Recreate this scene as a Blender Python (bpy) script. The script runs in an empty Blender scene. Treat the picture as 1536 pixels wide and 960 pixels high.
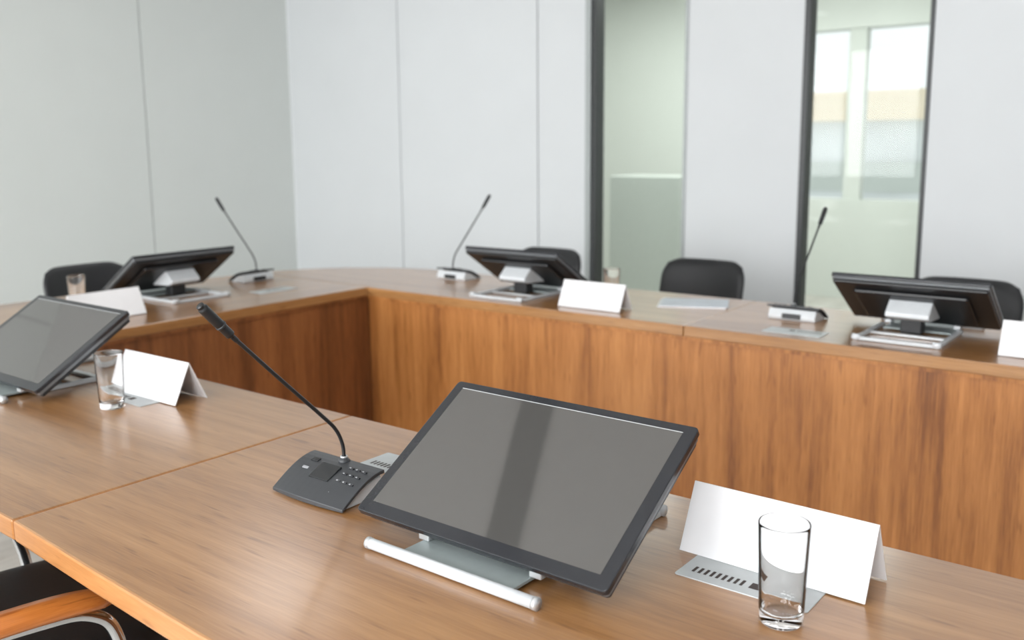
import bpy, bmesh, math
from mathutils import Vector, Matrix
scn=bpy.context.scene
try:
    scn.view_settings.view_transform='Standard'
    scn.view_settings.look='None'
except Exception: pass
TZ=0.75
# ---------------------------------------------------------------- materials
def new_mat(name):
    m=bpy.data.materials.new(name); m.use_nodes=True
    nt=m.node_tree; b=nt.nodes['Principled BSDF']
    return m,nt,b
def lin(c):
    return tuple(((v/255)/12.92 if v/255<=.04045 else ((v/255+.055)/1.055)**2.4) for v in c)+(1,)
def simple(name,rgb,rough=.5,metal=0,coat=0,noise=.04,nscale=40,ior=1.5,bump=0,coatr=.1):
    m,nt,b=new_mat(name)
    tc=nt.nodes.new('ShaderNodeTexCoord'); n=nt.nodes.new('ShaderNodeTexNoise'); n.inputs['Scale'].default_value=nscale
    n.inputs['Detail'].default_value=3
    nt.links.new(tc.outputs['Object'],n.inputs['Vector'])
    r=nt.nodes.new('ShaderNodeValToRGB'); c=lin(rgb)
    r.color_ramp.elements[0].color=tuple(v*(1-noise) for v in c[:3])+(1,)
    r.color_ramp.elements[1].color=tuple(min(1,v*(1+noise)) for v in c[:3])+(1,)
    r.color_ramp.elements[0].position=.3; r.color_ramp.elements[1].position=.7
    nt.links.new(n.outputs['Fac'],r.inputs['Fac']); nt.links.new(r.outputs['Color'],b.inputs['Base Color'])
    b.inputs['Roughness'].default_value=rough; b.inputs['Metallic'].default_value=metal
    b.inputs['IOR'].default_value=ior
    b.inputs['Coat Weight'].default_value=coat; b.inputs['Coat Roughness'].default_value=coatr
    if bump:
        bp=nt.nodes.new('ShaderNodeBump'); bp.inputs['Strength'].default_value=bump; bp.inputs['Distance'].default_value=.001
        nt.links.new(n.outputs['Fac'],bp.inputs['Height']); nt.links.new(bp.outputs['Normal'],b.inputs['Normal'])
    return m
def wood(name,axis,dark,mid,light,rough=.3,seed=0,panel=None,coat=.25,coatr=.2,span=(.33,.66)):
    m,nt,b=new_mat(name); N=nt.nodes.new; L=nt.links.new
    tc=N('ShaderNodeTexCoord')
    def mapped(al,ac,off=0):
        mp=N('ShaderNodeMapping'); s=[ac,ac,ac]; s[axis]=al
        mp.inputs['Scale'].default_value=s; mp.inputs['Location'].default_value=(seed+off,seed*1.7+off,seed*.3)
        L(tc.outputs['Object'],mp.inputs['Vector']); return mp.outputs['Vector']
    vec1=mapped(.8,7)
    n1=N('ShaderNodeTexNoise'); n1.inputs['Scale'].default_value=1; n1.inputs['Detail'].default_value=4; n1.inputs['Distortion'].default_value=.9
    L(vec1,n1.inputs['Vector'])
    n2=N('ShaderNodeTexNoise'); n2.inputs['Scale'].default_value=1; n2.inputs['Detail'].default_value=3; n2.inputs['Distortion'].default_value=.3
    L(mapped(2.5,60,3),n2.inputs['Vector'])
    n3=N('ShaderNodeTexNoise'); n3.inputs['Scale'].default_value=1; n3.inputs['Detail'].default_value=2
    L(mapped(16,480,7),n3.inputs['Vector'])
    a=N('ShaderNodeMath'); a.operation='MULTIPLY'; a.inputs[1].default_value=.45; L(n1.outputs['Fac'],a.inputs[0])
    a2=N('ShaderNodeMath'); a2.operation='MULTIPLY_ADD'; a2.inputs[1].default_value=.30; L(n2.outputs['Fac'],a2.inputs[0]); L(a.outputs[0],a2.inputs[2])
    a3=N('ShaderNodeMath'); a3.operation='MULTIPLY_ADD'; a3.inputs[1].default_value=.25; L(n3.outputs['Fac'],a3.inputs[0]); L(a2.outputs[0],a3.inputs[2])
    fac=a3.outputs[0]
    if panel:
        mp=N('ShaderNodeSeparateXYZ'); L(tc.outputs['Object'],mp.inputs[0])
        d=N('ShaderNodeMath'); d.operation='DIVIDE'; d.inputs[1].default_value=panel[1]; L(mp.outputs[panel[0]],d.inputs[0])
        fl=N('ShaderNodeMath'); fl.operation='FLOOR'; L(d.outputs[0],fl.inputs[0])
        wn=N('ShaderNodeTexWhiteNoise'); wn.noise_dimensions='1D'; L(fl.outputs[0],wn.inputs['W'])
        ad=N('ShaderNodeMath'); ad.operation='MULTIPLY_ADD'; ad.inputs[1].default_value=.07; L(wn.outputs['Value'],ad.inputs[0]); L(fac,ad.inputs[2])
        sb=N('ShaderNodeMath'); sb.operation='SUBTRACT'; sb.inputs[1].default_value=.035; L(ad.outputs[0],sb.inputs[0]); fac=sb.outputs[0]
    r=N('ShaderNodeValToRGB'); e=r.color_ramp.elements
    e[0].position=span[0]; e[0].color=lin(dark); e[1].position=span[1]; e[1].color=lin(light)
    x=e.new(.49); x.color=lin(mid)
    L(fac,r.inputs['Fac']); col=r.outputs['Color']
    # small dark pore flecks typical of walnut veneer
    n4=N('ShaderNodeTexNoise'); n4.inputs['Scale'].default_value=1; n4.inputs['Detail'].default_value=1
    L(mapped(11,90,13),n4.inputs['Vector'])
    fr=N('ShaderNodeValToRGB'); fr.color_ramp.elements[0].position=.66; fr.color_ramp.elements[0].color=(1,1,1,1)
    fr.color_ramp.elements[1].position=.78; fr.color_ramp.elements[1].color=(.68,.62,.56,1)
    L(n4.outputs['Fac'],fr.inputs['Fac'])
    mx=N('ShaderNodeMix'); mx.data_type='RGBA'; mx.blend_type='MULTIPLY'; mx.inputs[0].default_value=1
    L(col,mx.inputs[6]); L(fr.outputs['Color'],mx.inputs[7])
    L(mx.outputs[2],b.inputs['Base Color'])
    b.inputs['Roughness'].default_value=rough; b.inputs['Coat Weight'].default_value=coat; b.inputs['Coat Roughness'].default_value=coatr
    bp=N('ShaderNodeBump'); bp.inputs['Strength'].default_value=.05; bp.inputs['Distance'].default_value=.0005
    L(n3.outputs['Fac'],bp.inputs['Height']); L(bp.outputs['Normal'],b.inputs['Normal'])
    return m
TD,TM,TL=(128,86,46),(157,111,65),(178,132,84)
M_top=wood('wood_top_x',0,TD,TM,TL,seed=1,coat=.8,span=(.35,.64))
M_topb=wood('wood_top_x2',0,TD,TM,TL,seed=5,coat=.8,span=(.35,.64))
M_topy=wood('wood_top_y',1,TD,TM,TL,seed=9,coat=.8,span=(.35,.64))
M_edge=wood('wood_edge_band',0,(160,106,60),(180,124,74),(196,142,92),seed=6,coat=.3)
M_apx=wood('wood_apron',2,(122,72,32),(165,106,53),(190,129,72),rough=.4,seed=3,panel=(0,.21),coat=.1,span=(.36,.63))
M_ap_shaded=wood('wood_apron_shaded',2,(102,58,28),(134,81,43),(158,100,56),rough=.4,seed=4,panel=(1,.21),coat=.1,span=(.36,.63))  # same apron wood, with the left side's shade put into the colour
M_arm=wood('wood_arm',1,(176,98,38),(202,120,54),(216,138,70),rough=.3,seed=2)
M_black=simple('black_plastic',(30,31,33),.38)
M_bezel=simple('bezel_gloss',(40,42,46),.18,ior=1.55)
M_screen=simple('lcd_glass',(76,75,73),.04,ior=2.0,noise=.01)
M_silver=simple('silver_aluminium',(205,208,210),.32,metal=.55)
M_rim=simple('rim_graphite',(120,123,126),.35,metal=.4)
M_white=simple('white_plastic',(208,212,215),.35)
M_plate=simple('stand_plate',(160,170,170),.4,metal=.1)
M_mic=simple('mic_body_grey',(56,58,61),.4,noise=.03)
M_lcd=simple('mic_lcd',(38,40,42),.25)
M_btn=simple('mic_button',(150,152,155),.4)
M_leather=simple('black_leather',(26,27,30),.5,noise=.1,nscale=150,bump=.2)
M_chrome=simple('chrome',(210,212,215),.12,metal=1)
M_card=simple('white_card',(230,230,232),.35,coat=.5,noise=.01)
M_paper=simple('brochure_paper',(186,194,202),.5,noise=.08,nscale=12)
M_hatch=simple('hatch_metal',(188,193,194),.35,metal=.2)
M_slot=simple('slot_dark',(48,34,28),.6)
M_wallb=simple('wall_panel_back',(213,216,218),.6,noise=.01,nscale=3)
M_walll=simple('wall_panel_left',(215,219,216),.6,noise=.01,nscale=3)  # lighting difference from the back wall put in as a green tint
M_seam=simple('wall_joint',(140,143,146),.6)
M_ceil=simple('ceiling_paint',(228,228,228),.8,noise=.01)
M_frame=simple('window_frame_dark',(52,55,56),.4)
M_alu=simple('window_frame_alu',(165,170,170),.4,metal=.3)
M_floor=wood('floor_planks',1,(168,165,158),(190,187,180),(206,203,196),rough=.45,seed=11,panel=(0,.19),coat=0)
M_base=simple('baseboard_paint',(200,202,203),.5)
M_green=simple('standin_wall',(208,212,206),.7,noise=.02)
M_cab=simple('standin_cabinet',(184,190,184),.6)
M_tan=simple('building_tan_hazed',(226,213,190),.8)  # paled, the haze over the view is put into the colour
M_grey=simple('building_grey_hazed',(208,212,211),.8,noise=.1,nscale=.6)  # brightened, haze is part of this facade colour
M_dark=simple('reflection_strip_dark',(10,10,10),.8)
def glassmat(name,rough=0):
    m,nt,b=new_mat(name)
    b.inputs['Base Color'].default_value=(1,1,1,1); b.inputs['Roughness'].default_value=rough
    b.inputs['Transmission Weight'].default_value=1; b.inputs['IOR'].default_value=1.42
    return m
M_glass=glassmat('clear_glass')
def pane():
    m=bpy.data.materials.new('window_pane'); m.use_nodes=True; nt=m.node_tree; nt.nodes.clear()
    o=nt.nodes.new('ShaderNodeOutputMaterial'); t=nt.nodes.new('ShaderNodeBsdfTransparent'); t.inputs[0].default_value=(.94,.965,.95,1)
    g=nt.nodes.new('ShaderNodeBsdfGlossy'); g.inputs['Roughness'].default_value=.02
    f=nt.nodes.new('ShaderNodeFresnel'); f.inputs[0].default_value=1.22
    mx=nt.nodes.new('ShaderNodeMixShader')
    nt.links.new(f.outputs[0],mx.inputs[0]); nt.links.new(t.outputs[0],mx.inputs[1]); nt.links.new(g.outputs[0],mx.inputs[2]); nt.links.new(mx.outputs[0],o.inputs[0])
    return m
M_pane=pane()
def emis(name,c,s):
    m=bpy.data.materials.new(name); m.use_nodes=True; nt=m.node_tree; b=nt.nodes['Principled BSDF']
    b.inputs['Emission Color'].default_value=c+(1,); b.inputs['Emission Strength'].default_value=s; b.inputs['Base Color'].default_value=(.8,.8,.8,1); return m
# ---------------------------------------------------------------- helpers
def empty(name,loc=(0,0,0),rz=0):
    o=bpy.data.objects.new(name,None); o.empty_display_size=.05
    scn.collection.objects.link(o); o.location=loc; o.rotation_euler=(0,0,rz); return o
def mk(name,bm,mat,parent=None,loc=(0,0,0),rot=(0,0,0),smooth=False,bevel=0,seg=2):
    me=bpy.data.meshes.new(name); bmesh.ops.recalc_face_normals(bm,faces=bm.faces[:]); bm.to_mesh(me); bm.free()
    o=bpy.data.objects.new(name,me); scn.collection.objects.link(o)
    for m in (mat if isinstance(mat,(list,tuple)) else [mat]): me.materials.append(m)
    o.location=loc; o.rotation_euler=rot
    if parent: o.parent=parent
    if smooth:
        for p in me.polygons: p.use_smooth=True
    if bevel:
        md=o.modifiers.new('bevel','BEVEL'); md.width=bevel; md.segments=seg; md.limit_method='ANGLE'
    return o
def box(name,x0,x1,y0,y1,z0,z1,mat,parent=None,bevel=0,loc=(0,0,0),rot=(0,0,0)):
    bm=bmesh.new(); bmesh.ops.create_cube(bm,size=1)
    for v in bm.verts:
        v.co=Vector(((x0+x1)/2+v.co.x*(x1-x0),(y0+y1)/2+v.co.y*(y1-y0),(z0+z1)/2+v.co.z*(z1-z0)))
    return mk(name,bm,mat,parent,loc,rot,bevel=bevel)
def prism(name,pts,z0,z1,mat,parent=None,bevel=0,loc=(0,0,0),rot=(0,0,0),seg=2,side=None):
    bm=bmesh.new(); vs=[bm.verts.new((x,y,z0)) for x,y in pts]; f=bm.faces.new(vs)
    r=bmesh.ops.extrude_face_region(bm,geom=[f])
    for v in r['geom']:
        if isinstance(v,bmesh.types.BMVert): v.co.z=z1
    if side:
        bm.normal_update()
        for f in bm.faces:
            if abs(f.normal.z)<.5: f.material_index=1
        mat=[mat,side]
    return mk(name,bm,mat,parent,loc,rot,bevel=bevel,seg=seg)
def rrect(w,h,r,cx=0,cy=0,n=5):
    p=[]
    for sx,sy,a0 in ((1,1,0),(-1,1,90),(-1,-1,180),(1,-1,270)):
        for i in range(n+1):
            a=math.radians(a0+90*i/n); p.append((cx+sx*(w/2-r)+r*math.cos(a),cy+sy*(h/2-r)+r*math.sin(a)))
    return p
def lathe(name,prof,mat,parent=None,loc=(0,0,0),n=48):
    bm=bmesh.new(); rings=[]
    for r,z in prof:
        if r<1e-6: rings.append([bm.verts.new((0,0,z))])
        else: rings.append([bm.verts.new((r*math.cos(2*math.pi*i/n),r*math.sin(2*math.pi*i/n),z)) for i in range(n)])
    for a,b in zip(rings,rings[1:]):
        for i in range(n):
            j=(i+1)%n
            if len(a)==1 and len(b)==1: continue
            if len(a)==1: bm.faces.new((a[0],b[i],b[j]))
            elif len(b)==1: bm.faces.new((a[i],a[j],b[0]))
            else: bm.faces.new((a[i],a[j],b[j],b[i]))
    return mk(name,bm,mat,parent,loc,smooth=True)
def tube(name,pts,rad,mat,parent=None,n=12,smoothpath=True):
    P=[Vector(p) for p in pts]
    if smoothpath:
        Q=[]
        for i in range(len(P)-1):
            p0=P[max(i-1,0)];p1=P[i];p2=P[i+1];p3=P[min(i+2,len(P)-1)]
            for k in range(8):
                t=k/8
                Q.append(.5*((2*p1)+(-p0+p2)*t+(2*p0-5*p1+4*p2-p3)*t*t+(-p0+3*p1-3*p2+p3)*t**3))
        Q.append(P[-1]); P=Q
    rad=rad if callable(rad) else (lambda t,r=rad:r)
    bm=bmesh.new(); rings=[]; up=Vector((1,0,0)); 
    for i,p in enumerate(P):
        d=(P[min(i+1,len(P)-1)]-P[max(i-1,0)]).normalized()
        u=up-d*up.dot(d)
        if u.length<1e-3: u=Vector((0,1,0))-d*d.y
        u.normalize(); up=u; w=d.cross(u); r=rad(i/(len(P)-1))
        rings.append([bm.verts.new(p+r*(u*math.cos(2*math.pi*k/n)+w*math.sin(2*math.pi*k/n))) for k in range(n)])
    for a,b in zip(rings,rings[1:]):
        for k in range(n): bm.faces.new((a[k],a[(k+1)%n],b[(k+1)%n],b[k]))
    bm.faces.new(rings[0]); bm.faces.new(rings[-1])
    o=mk(name,bm,mat,parent,smooth=True); return o
def cushion(name,w,h,t,R,fn,mat,parent,n=18):
    """padded rounded slab in local (u,v) plane, fn maps (u,v,thick)->xyz"""
    bm=bmesh.new(); G={}
    for s in (1,-1):
        for i in range(n+1):
            for j in range(n+1):
                u=(-1+2*i/n)*w/2; v=(-1+2*j/n)*h/2
                e=max(abs(u)/(w/2),abs(v)/(h/2))
                cu=max(-(w/2-R),min(w/2-R,u)); cv=max(-(h/2-R),min(h/2-R,v))
                du,dv=u-cu,v-cv; L=math.hypot(du,dv)
                if L>1e-9:
                    k=max(abs(du),abs(dv))/L; u,v=cu+du*k,cv+dv*k
                if i in(0,n) or j in(0,n):
                    if s==-1: G[s,i,j]=G[1,i,j]; continue
                    th=0
                else: th=s*t/2*(1-e**8)**.5
                G[s,i,j]=bm.verts.new(fn(u,v,th))
        for i in range(n):
            for j in range(n):
                bm.faces.new((G[s,i,j],G[s,i+1,j],G[s,i+1,j+1],G[s,i,j+1]))
    o=mk(name,bm,mat,parent,smooth=True)
    md=o.modifiers.new('sub','SUBSURF'); md.levels=1; md.render_levels=1
    return o
# ---------------------------------------------------------------- room
YW=4.94; XL=-6.03; XR=3.2; YB=-3.2; ZC=2.8
box('floor',XL-.2,XR+.2,YB-.2,YW+.2,-.1,0,M_floor)
box('ceiling',XL-.2,XR+.2,YB-.2,YW+.2,ZC,ZC+.1,M_ceil)
ops=[(-3.235,-2.545),(-1.875,-1.235)]
wb=empty('wall_back')
def wpan(x0,x1,i): box('panel_%d'%i,x0,x1,YW,YW+.16,0,ZC,M_wallb,wb,bevel=.003)
xs=[XL,-4.833,-3.603,-3.235]
for i in range(3): wpan(xs[i]+(.004 if i else 0),xs[i+1]-.004*(i<2),i)
wpan(-2.545,-1.875,4); wpan(-1.235,.2,5); wpan(.206,1.7,6); wpan(1.706,XR,7)
box('backing',XL,-3.24,YW+.012,YW+.15,0,ZC,M_seam,wb)
for k,(a,b) in enumerate(ops):
    box('sill_%d'%k,a,b,YW,YW+.16,0,.06,M_wallb,wb)
    w=empty('window_%d'%(k+1))
    if k==0:
        box('frame_left',a+.001,a+.038,YW-.012,YW+.10,.061,ZC-.001,M_alu,w,bevel=.003)
        box('frame_left_inner',a+.039,a+.070,YW+.0,YW+.10,.061,ZC-.001,M_frame,w,bevel=.003)
    else:
        box('frame_left',a+.001,a+.034,YW-.008,YW+.08,.061,ZC-.001,M_frame,w,bevel=.003)
    box('frame_right',b-.022,b-.001,YW-.004,YW+.08,.061,ZC-.001,M_frame if k else M_alu,w,bevel=.003)
    box('frame_bottom',a+.086,b-.023,YW+.02,YW+.08,.061,.10,M_frame,w)
    box('pane',a+.03,b-.02,YW+.04,YW+.048,.1,ZC-.001,M_pane,w)
wl=empty('wall_left')
ys=[YB,-2.33,-1.13,.07,1.27,2.47,3.675,YW]
for i in range(7): box('panel_%d'%i,XL-.16,XL,ys[i]+.004,ys[i+1]-(.004 if i<6 else 0),0,ZC,M_walll,wl,bevel=.003)
box('backing',XL-.16,XL-.012,YB,YW,0,ZC,M_seam,wl)
box('wall_right',XR,XR+.16,YB,YW,0,ZC,M_wallb)
box('baseboard_back',XL,ops[0][0]-.02,YW-.012,YW-.001,0,.07,M_base)
box('baseboard_left',XL+.001,XL+.012,YB,YW-.02,0,.07,M_base)
# wall behind the camera: big daylight windows
wf=empty('wall_front')
box('lower',XL,XR,YB-.2,YB,0,.8,M_wallb,wf); box('upper',XL,XR,YB-.2,YB,2.6,ZC,M_wallb,wf)
wins=[(-5.4,-3.4),(-2.9,-.9),(-.4,1.6)]
px=[XL]+[v for w in wins for v in w]+[XR]
for i in range(0,len(px),2): box('pier_%d'%i,px[i],px[i+1],YB-.2,YB,.8,2.6,M_wallb,wf)
for i,(a,b) in enumerate(wins):
    w=empty('window_%d'%(i+3)); 
    for nm,x0,x1,z0,z1 in (('l',a,a+.05,.8,2.6),('r',b-.05,b,.8,2.6),('m',(a+b)/2-.03,(a+b)/2+.03,.85,2.55),('t',a+.05,b-.05,2.55,2.6),('b',a+.05,b-.05,.8,.85)):
        box('frame_'+nm,x0,x1,YB-.14,YB-.06,z0,z1,M_white,w)
    L=bpy.data.lights.new('daylight','AREA'); L.shape='RECTANGLE'; L.size=b-a-.1; L.size_y=1.7; L.energy=146; L.color=(.98,.99,1)
    o=bpy.data.objects.new('daylight_%d'%i,L); scn.collection.objects.link(o); o.location=((a+b)/2,YB-.25,1.7); o.rotation_euler=(math.radians(90),0,0)
# unseen ceiling additions
box('ceiling_reflection_strip',-2.23,-2.08,.5,1.7,ZC-.012,ZC-.001,M_dark)  # dark strip added so the monitor screen reflects a stripe
for i,(x,y) in enumerate([(-4.2,-.8),(-4.2,3.2),(-.6,-.8),(-.6,3.4),(1.8,1.2)]):  # unseen panels added as soft fill light
    r=empty('ceiling_fill_panel',(x,y,ZC-.03)); 
    box('housing',-.32,.32,-.32,.32,0,.029,M_white,r); box('fill_diffuser',-.29,.29,-.29,.29,-.006,-.001,emis('fill_diffuser_%d'%i,(.97,.985,1),6.2),r)
# made-up room and building, standing in for reflections in the glass slots
Y2=YW+.2
box('standin_floor',XL,XR,Y2,8.2,-.1,0,M_floor); box('standin_ceiling',XL,XR,Y2-.02,8.2,ZC,ZC+.1,M_ceil)
we=empty('wall_standin')
box('lower',XL,XR,8,8.2,0,.84,M_green,we); box('upper',XL,XR,8,8.2,2.24,ZC,M_green,we)
box('pier_a',XL,-3.3,8,8.2,.84,2.24,M_green,we); box('pier_b',-1.4,XR,8,8.2,.84,2.24,M_green,we)
w=empty('window_6'); box('mullion',-2.66,-2.52,8.02,8.12,.84,2.24,M_green,w); box('frame_l',-3.3,-3.22,8.02,8.12,.84,2.24,M_green,w)
box('wall_standin_left',XL-.16,XL,Y2,8.2,0,ZC,M_green); box('wall_standin_right',XR,XR+.16,Y2,8.2,0,ZC,M_green)
box('standin_cabinet',-4.15,-3.5,6.7,7.2,0,1.06,M_cab,bevel=.01)
L=bpy.data.lights.new('backroom_fill','AREA'); L.shape='RECTANGLE'; L.size=4; L.size_y=.6; L.energy=102; L.color=(1,1,.985)  # area light added to brighten the space behind the glass
o=bpy.data.objects.new('backroom_fill',L); scn.collection.objects.link(o); o.location=(-3,6.4,ZC-.02)
bd=empty('standin_building',(0,0,0)); 
box('facade',-16,2,20,26,-4,1.75,M_grey,bd); box('roof_band',-16,2,19.8,26,1.75,2.35,M_tan,bd)
for i in range(4): box('window_strip_%d'%i,-15,1,19.93,20,-3+i*1.1,-2.4+i*1.1,M_cab,bd)
# ---------------------------------------------------------------- conference table
tb=empty('conference_table')
T0,T1=TZ-.035,TZ
XI=-2.79; YI=2.635; YN=1.325
prism('top_near_right',[(-1.4635,YN),(-1.4635,.616),(-1.2,.600),(-.92,.586),(-.5,.57),(0,.56),(.6,.56),(1.3,.565),(1.3,YN)],T0,T1,M_top,tb,bevel=.004,side=M_edge)
prism('top_near_left',[(-1.4655,YN),(XI,YN),(-3.61,YN),(-3.59,1.1),(-3.5,.9),(-3.33,.75),(-3.1,.67),(-2.8,.645),(-2.1,.63),(-1.4655,.616)],T0,T1,M_topb,tb,bevel=.004,side=M_edge)
prism('top_left',[(XI,YN+.002),(XI,2.648),(-3.545,2.648),(-3.58,2.4),(-3.605,2.1),(-3.61,YN+.002)],T0,T1,M_topy,tb,bevel=.003)
prism('top_far_corner',[(-1.356,YI),(-1.356,3.21),(-2.7,3.21),(-2.98,3.195),(-3.18,3.13),(-3.34,3.02),(-3.44,2.9),(-3.51,2.76),(-3.544,2.65),(XI,2.65),(XI,YI)],T0,T1,M_topb,tb,bevel=.003)
prism('top_far_right',[(-1.354,YI),(1.3,YI),(1.3,3.21),(-1.354,3.21)],T0,T1,M_top,tb,bevel=.003)
box('lip_far',XI-.004,1.28,YI+.006,YI+.03,T0-.012,T0,M_apx,tb); box('lip_left',XI-.03,XI-.006,YN,YI+.03,T0-.012,T0,M_ap_shaded,tb)
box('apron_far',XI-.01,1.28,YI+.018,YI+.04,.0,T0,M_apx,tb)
box('apron_left',XI-.04,XI-.018,YN-.04,YI+.04,.0,T0,M_ap_shaded,tb)
for i,x in enumerate((-2.1,-.2,1.2)):
    box('support_far_%d'%i,x-.011,x+.011,YI+.04,3.05,0,T0,M_ap_shaded,tb)
for i,x in enumerate((-.9,1.2)):
    box('support_near_%d'%i,x-.011,x+.011,.8,YN-.04,0,T0,M_ap_shaded,tb)
box('beam_near',-2.82,1.2,YN-.10,YN-.08,T0-.07,T0,M_apx,tb)
# ---------------------------------------------------------------- touch monitors
def monitor(x,y,rz):
    r=empty('touchscreen_monitor',(x,y,TZ+.0003),rz)
    W,Hh=.442,.280; A=math.radians(32)
    s=empty('screen_unit',(0,.038,.027)); s.parent=r; s.rotation_euler=(A,0,0)
    prism('bezel',rrect(W,Hh,.007,0,Hh/2),-.002,.008,M_bezel,s,bevel=.0015)
    prism('side_rim',rrect(W-.006,Hh-.008,.006,0,Hh/2),-.010,-.0021,M_rim,s,bevel=.001)
    prism('back_shell',rrect(W-.012,Hh-.014,.006,0,Hh/2),-.020,-.0101,M_black,s,bevel=.004)
    prism('back_bulge',rrect(W-.12,Hh-.09,.01,0,Hh/2),-.032,-.0201,M_black,s,bevel=.008)
    x0,x1,y0,y1=-W/2+.019,W/2-.019,.021,Hh-.015
    box('display_glass',x0,x1,y0,y1,.0079,.0084,M_screen,s)
    box('edge_glint',x0,x1,y1,y1+.0012,.0079,.0088,M_silver,s)  # silver strip imitating the bright reflection along the top edge
    # stand
    tube('front_bar',[(-.154,0,.0085),(.138,0,.0085)],.0080,M_white,r,n=20,smoothpath=False)
    for sx,xx in ((-1,-.154),(1,.138)): tube('bar_cap_%d'%sx,[(xx-.006*(sx<0)-.0005*(sx>0),0,.0085),(xx+.006*(sx>0)+.0005*(sx<0),0,.0085)],.0086,M_silver,r,n=20,smoothpath=False)
    prism('base_plate',rrect(.196,.15,.004,-.004,.083),.004,.009,M_plate,r,bevel=.001)
    for sx in (-1,1):
        box('plate_clip_%d'%sx,sx*.100-.010,sx*.100+.010,.052,.085,.009,.020,M_silver,r,bevel=.002)
        box('rail_%d'%sx,sx*.112-.007,sx*.112+.007,.09,.365,0,.011,M_white,r,bevel=.003)
        tube('foot_%d'%sx,[(sx*.122,.358,.009),(sx*.100,.358,.009)],.0089,M_white,r,smoothpath=False)
    box('rear_rail',-.105,.105,.352,.365,.001,.011,M_white,r,bevel=.002)
    box('mid_rail',-.105,.105,.235,.250,.001,.009,M_silver,r,bevel=.002)
    box('neck',-.030,.030,.165,.21,.005,.085,M_black,r,bevel=.003)
    bm=bmesh.new(); pr=[(.13,.045),(.235,.050),(.262,.060),(.262,.072),(.215,.112),(.15,.072)]
    vs=[bm.verts.new((-.062,a,b)) for a,b in pr]; f=bm.faces.new(vs)
    g=bmesh.ops.extrude_face_region(bm,geom=[f])
    for v in g['geom']:
        if isinstance(v,bmesh.types.BMVert): v.co.x=.062
    mk('hinge_bracket',bm,M_white,r,bevel=.004)
    return r
monitor(-.783,.874,math.radians(-.6))
monitor(-2.314,.922,0)
monitor(-.735,3.09,math.pi)
monitor(-2.16,3.05,math.pi)
monitor(-3.43,2.05,-math.pi/2)
# ---------------------------------------------------------------- gooseneck microphones
def zc(y): # top surface profile of console
    return .006+.040*math.sin(math.pi/2*min(1,y/.092))
def mic(x,y,rz):
    r=empty('gooseneck_microphone',(x,y,TZ+.0004),rz)
    bm=bmesh.new(); n=10; T=[];B=[]
    nx=12
    for i in range(n+1):
        yy=.094*i/n; rt=[];rb=[]
        for j in range(nx+1):
            xx=-.086+.172*j/nx; bow=.010*(1-(xx/.086)**2)*(1-i/n)
            rt.append(bm.verts.new((xx,yy-bow*.6,zc(yy)+.3*bow))); rb.append(bm.verts.new((xx,yy-bow*.6,max(.001,zc(yy)-.006)+.3*bow*(i>0))))
        T.append(rt);B.append(rb)
    for i in range(n):
        for j in range(nx):
            bm.faces.new((T[i][j],T[i][j+1],T[i+1][j+1],T[i+1][j])); bm.faces.new((B[i][j],B[i+1][j],B[i+1][j+1],B[i][j+1]))
        bm.faces.new((T[i][0],T[i+1][0],B[i+1][0],B[i][0])); bm.faces.new((T[i][nx],B[i][nx],B[i+1][nx],T[i+1][nx]))
    for j in range(nx):
        bm.faces.new((T[0][j],B[0][j],B[0][j+1],T[0][j+1])); bm.faces.new((T[n][j],T[n][j+1],B[n][j+1],B[n][j]))
    o=mk('top_shell',bm,M_mic,r,bevel=.001)
    # lower body, silver back
    bm=bmesh.new(); pr=[(.012,.0),(.1,.0),(.104,.012),(.092,.036),(.05,.026),(.02,.008)]
    vs=[bm.verts.new((-.078,a,b)) for a,b in pr]; f=bm.faces.new(vs); g=bmesh.ops.extrude_face_region(bm,geom=[f])
    for v in g['geom']:
        if isinstance(v,bmesh.types.BMVert): v.co.x=.078
    mk('lower_body',bm,M_white,r,bevel=.003)
    box('rear_connector',-.03,.03,.100,.108,.006,.022,M_black,r,bevel=.001)
    def pad(nm,cx,cy,w,h,t,m):
        a=math.atan2(zc(cy+.004)-zc(cy-.004),.008)
        box(nm,-w/2,w/2,-h/2,h/2,-.001,t,m,r,bevel=.0006,loc=(cx,cy,zc(cy)+.3*.010*(1-(cx/.086)**2)*(1-cy/.094)),rot=(a,0,0))
    pad('display',-.004,.046,.046,.036,.003,M_lcd)
    pad('display_small',-.050,.066,.016,.010,.002,M_lcd)
    pad('speaker_key',-.052,.045,.014,.005,.002,M_btn)
    for i in range(3):
        for j in range(3):
            pad('key_%d%d'%(i,j),.036+.015*i,.038+.015*j,.010,.004,.0022,M_bezel)
            pad('key_mark_%d%d'%(i,j),.034+.015*i,.038+.015*j,.004,.0025,.0026,M_btn)
    for i in range(4): pad('row_%d'%i,-.004+.013*i,.016,.007,.003,.002,M_btn)
    lathe('collar',[(0,0),(.010,0),(.010,.006),(.006,.010),(0,.010)],M_mic,r,loc=(0,.084,.042),n=20)
    lathe('collar_ring',[(.0045,0),(.0062,0),(.0062,.003),(.0045,.003)],M_silver,r,loc=(0,.084,.052),n=20)
    pts=[(0,.084,.045),(0,.082,.075),(0,.068,.105),(0,.040,.135),(0,-.04,.213),(0,-.12,.292)]
    tube('gooseneck',pts,.0032,M_black,r,n=10)
    tube('mic_head',[(0,-.115,.287),(0,-.128,.300),(0,-.150,.323),(0,-.168,.342),(0,-.174,.348)],lambda t:[.004,.0072,.0078,.0078,.006][min(4,int(t*4.99))],M_black,r,n=14)
    tube('mic_ring',[(0,-.1400,.3126),(0,-.1428,.3155)],.0083,M_mic,r,n=14,smoothpath=False)
    return r
mic(-1.153,.939,0)
mic(-2.647,3.09,math.pi)
mic(-1.11,3.01,math.pi)
mic(-3.395,2.485,-math.pi/2)
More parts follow.
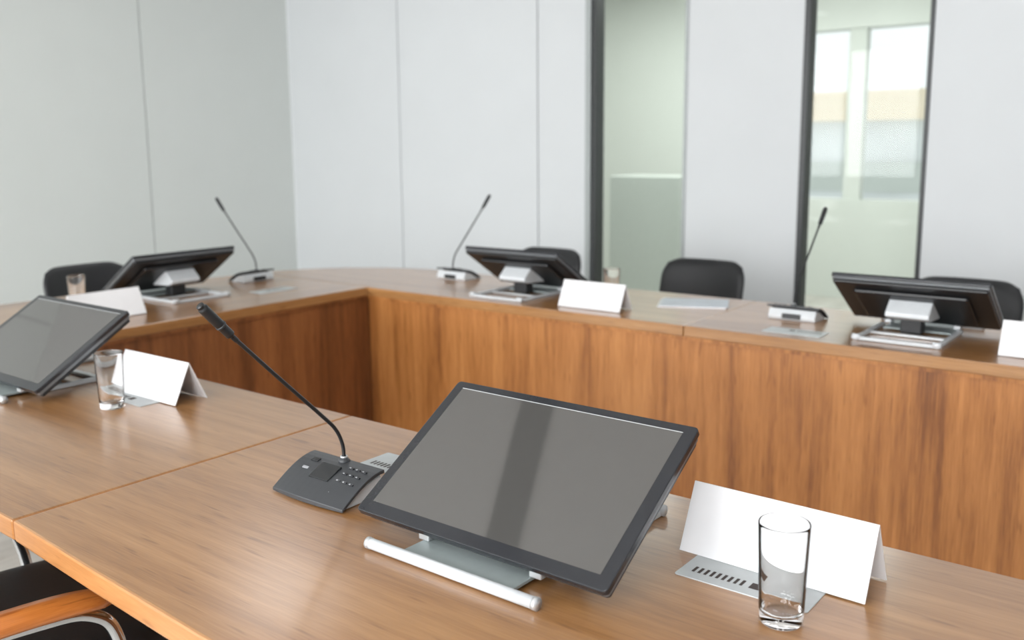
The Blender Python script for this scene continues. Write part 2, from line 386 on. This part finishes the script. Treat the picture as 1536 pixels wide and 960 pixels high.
# ---------------------------------------------------------------- name tents
def tent(x,y,rz,w=.255,d=.085,h=.090):
    r=empty('name_tent_card',(x,y,TZ+.002),rz)
    bm=bmesh.new(); t=.0022
    pr=[(-d/2,0),(-.001,h),(.001,h),(d/2,0),(d/2-t,0),(0,h-t*2.2),(-d/2+t,0)]
    vs=[bm.verts.new((-w/2,a,b)) for a,b in pr]; f=bm.faces.new(vs); g=bmesh.ops.extrude_face_region(bm,geom=[f])
    for v in g['geom']:
        if isinstance(v,bmesh.types.BMVert): v.co.x=w/2
    mk('folded_card',bm,M_card,r,bevel=.0003); return r
tent(-.450,1.172,math.radians(-1.5),w=.26)
tent(-1.962,1.178,math.radians(1))
tent(-1.762,2.75,0)
tent(-.345,2.78,0)
tent(-3.02,1.637,math.pi/2)
# ---------------------------------------------------------------- glasses
def glass(x,y):
    r=empty('drinking_glass',(x,y,TZ+.0003))
    o=[(0,0),(.024,0),(.0262,.002),(.0268,.02),(.0306,.124),(.0304,.1252),(.0300,.1256),(.0297,.1250),(.0295,.122),(.0257,.022),(.0240,.0145),(.015,.0130),(0,.0130)]
    lathe('tumbler',o,M_glass,r,n=64); return r
glass(-.390,1.028); glass(-1.943,1.052); glass(-3.24,1.658); glass(-1.772,2.88)
# ---------------------------------------------------------------- hatches
def hatch(x,y,rz=0):
    r=empty('table_socket_hatch',(x,y,TZ),rz)
    prism('cover',rrect(.182,.082,.004),0,.0016,M_hatch,r,bevel=.0005)
    for i in range(9): box('slot_%d'%i,-.075+.0085*i,-.071+.0085*i,-.022,-.006,.0016,.0019,M_slot,r)
    box('label',.006,.022,-.022,-.006,.0016,.0019,M_slot,r); return r
hatch(-.462,1.105); hatch(-1.985,1.13); hatch(-1.13,1.152); hatch(-1.03,2.735,math.pi); hatch(-3.04,2.36,-math.pi/2)
# ---------------------------------------------------------------- brochures
br=empty('brochure_stack',(-1.52,3.02,TZ),math.radians(24))
for i in range(4):
    box('sheet_%d'%i,-.118+.004*i,.119+.003*i,-.085,.085,.0015*i,.0015*i+.0014,M_paper if i%2 else M_card,br)
# ---------------------------------------------------------------- chairs
def chair(x,y,rz):
    r=empty('conference_chair',(x,y,0),rz)
    cushion('seat',.50,.54,.075,.09,lambda u,v,t:(u,v+.05,.45+t+.012*math.cos(v*5)),M_leather,r)
    cushion('backrest',.42,.42,.05,.09,lambda u,v,t:(u,-.27-.10*v/.42*1.0+1.1*u*u+t,.605+v),M_leather,r)
    for s in (-1,1):
        X=s*.266
        tube('side_frame_%d'%s,[(X,-.25,.012),(X,-.245,.2),(X,-.235,.45),(X,-.20,.565),(X,-.12,.588),(X,.05,.588),(X,.13,.575),(X,.17,.52),(X,.19,.35),(X,.215,.012)],.011,M_chrome,r,n=14)
        bm=bmesh.new(); n=16; R=[]
        for i in range(n+1):
            t=i/n; yy=-.19+.36*t; w=.028*(1-abs(2*t-1)**6)**.5+.0015; z=.600-.012*abs(2*t-1)**3
            R.append([bm.verts.new((X+w*a,yy,z+b)) for a,b in ((-1,.006),(-.8,.018),(0,.022),(.8,.018),(1,.006),(.8,-.004),(-.8,-.004))])
        for a,b in zip(R,R[1:]):
            for k in range(7): bm.faces.new((a[k],a[(k+1)%7],b[(k+1)%7],b[k]))
        bm.faces.new(R[0]); bm.faces.new(R[-1]); mk('armrest_%d'%s,bm,M_arm,r,smooth=True)
    tube('cross_front',[(-.266,.185,.40),(.266,.185,.40)],.009,M_chrome,r,smoothpath=False)
    tube('cross_rear',[(-.266,-.238,.40),(.266,-.238,.40)],.009,M_chrome,r,smoothpath=False)
    return r
chair(-1.69,.61,math.radians(-9))
chair(-2.70,3.52,math.pi); chair(-1.855,3.52,math.pi); chair(-.78,3.52,math.pi); chair(-3.78,2.12,-math.pi/2)
# ---------------------------------------------------------------- world + camera
w=bpy.data.worlds.new('World'); scn.world=w; w.use_nodes=True
bg=w.node_tree.nodes['Background']; bg.inputs[0].default_value=(.95,.98,1,1); bg.inputs[1].default_value=1.2
f,p,y,rr=1404.85,.16288,.6588,-.008626
F=Vector((-math.sin(y)*math.cos(p),math.cos(y)*math.cos(p),-math.sin(p))); Rt=Vector((math.cos(y),math.sin(y),0)); U=Rt.cross(F)
R2=Rt*math.cos(rr)+U*math.sin(rr); U2=-Rt*math.sin(rr)+U*math.cos(rr)
cd=bpy.data.cameras.new('camera'); co=bpy.data.objects.new('camera',cd); scn.collection.objects.link(co)
m=Matrix((( R2.x,U2.x,-F.x,0),(R2.y,U2.y,-F.y,0),(R2.z,U2.z,-F.z,1.32),(0,0,0,1)))
co.matrix_world=m; cd.sensor_width=36; cd.lens=f/1536*36; cd.shift_y=-32/1536
cd.clip_start=.02
cd.dof.use_dof=True; cd.dof.focus_distance=1.42; cd.dof.aperture_fstop=3.8
scn.camera=co
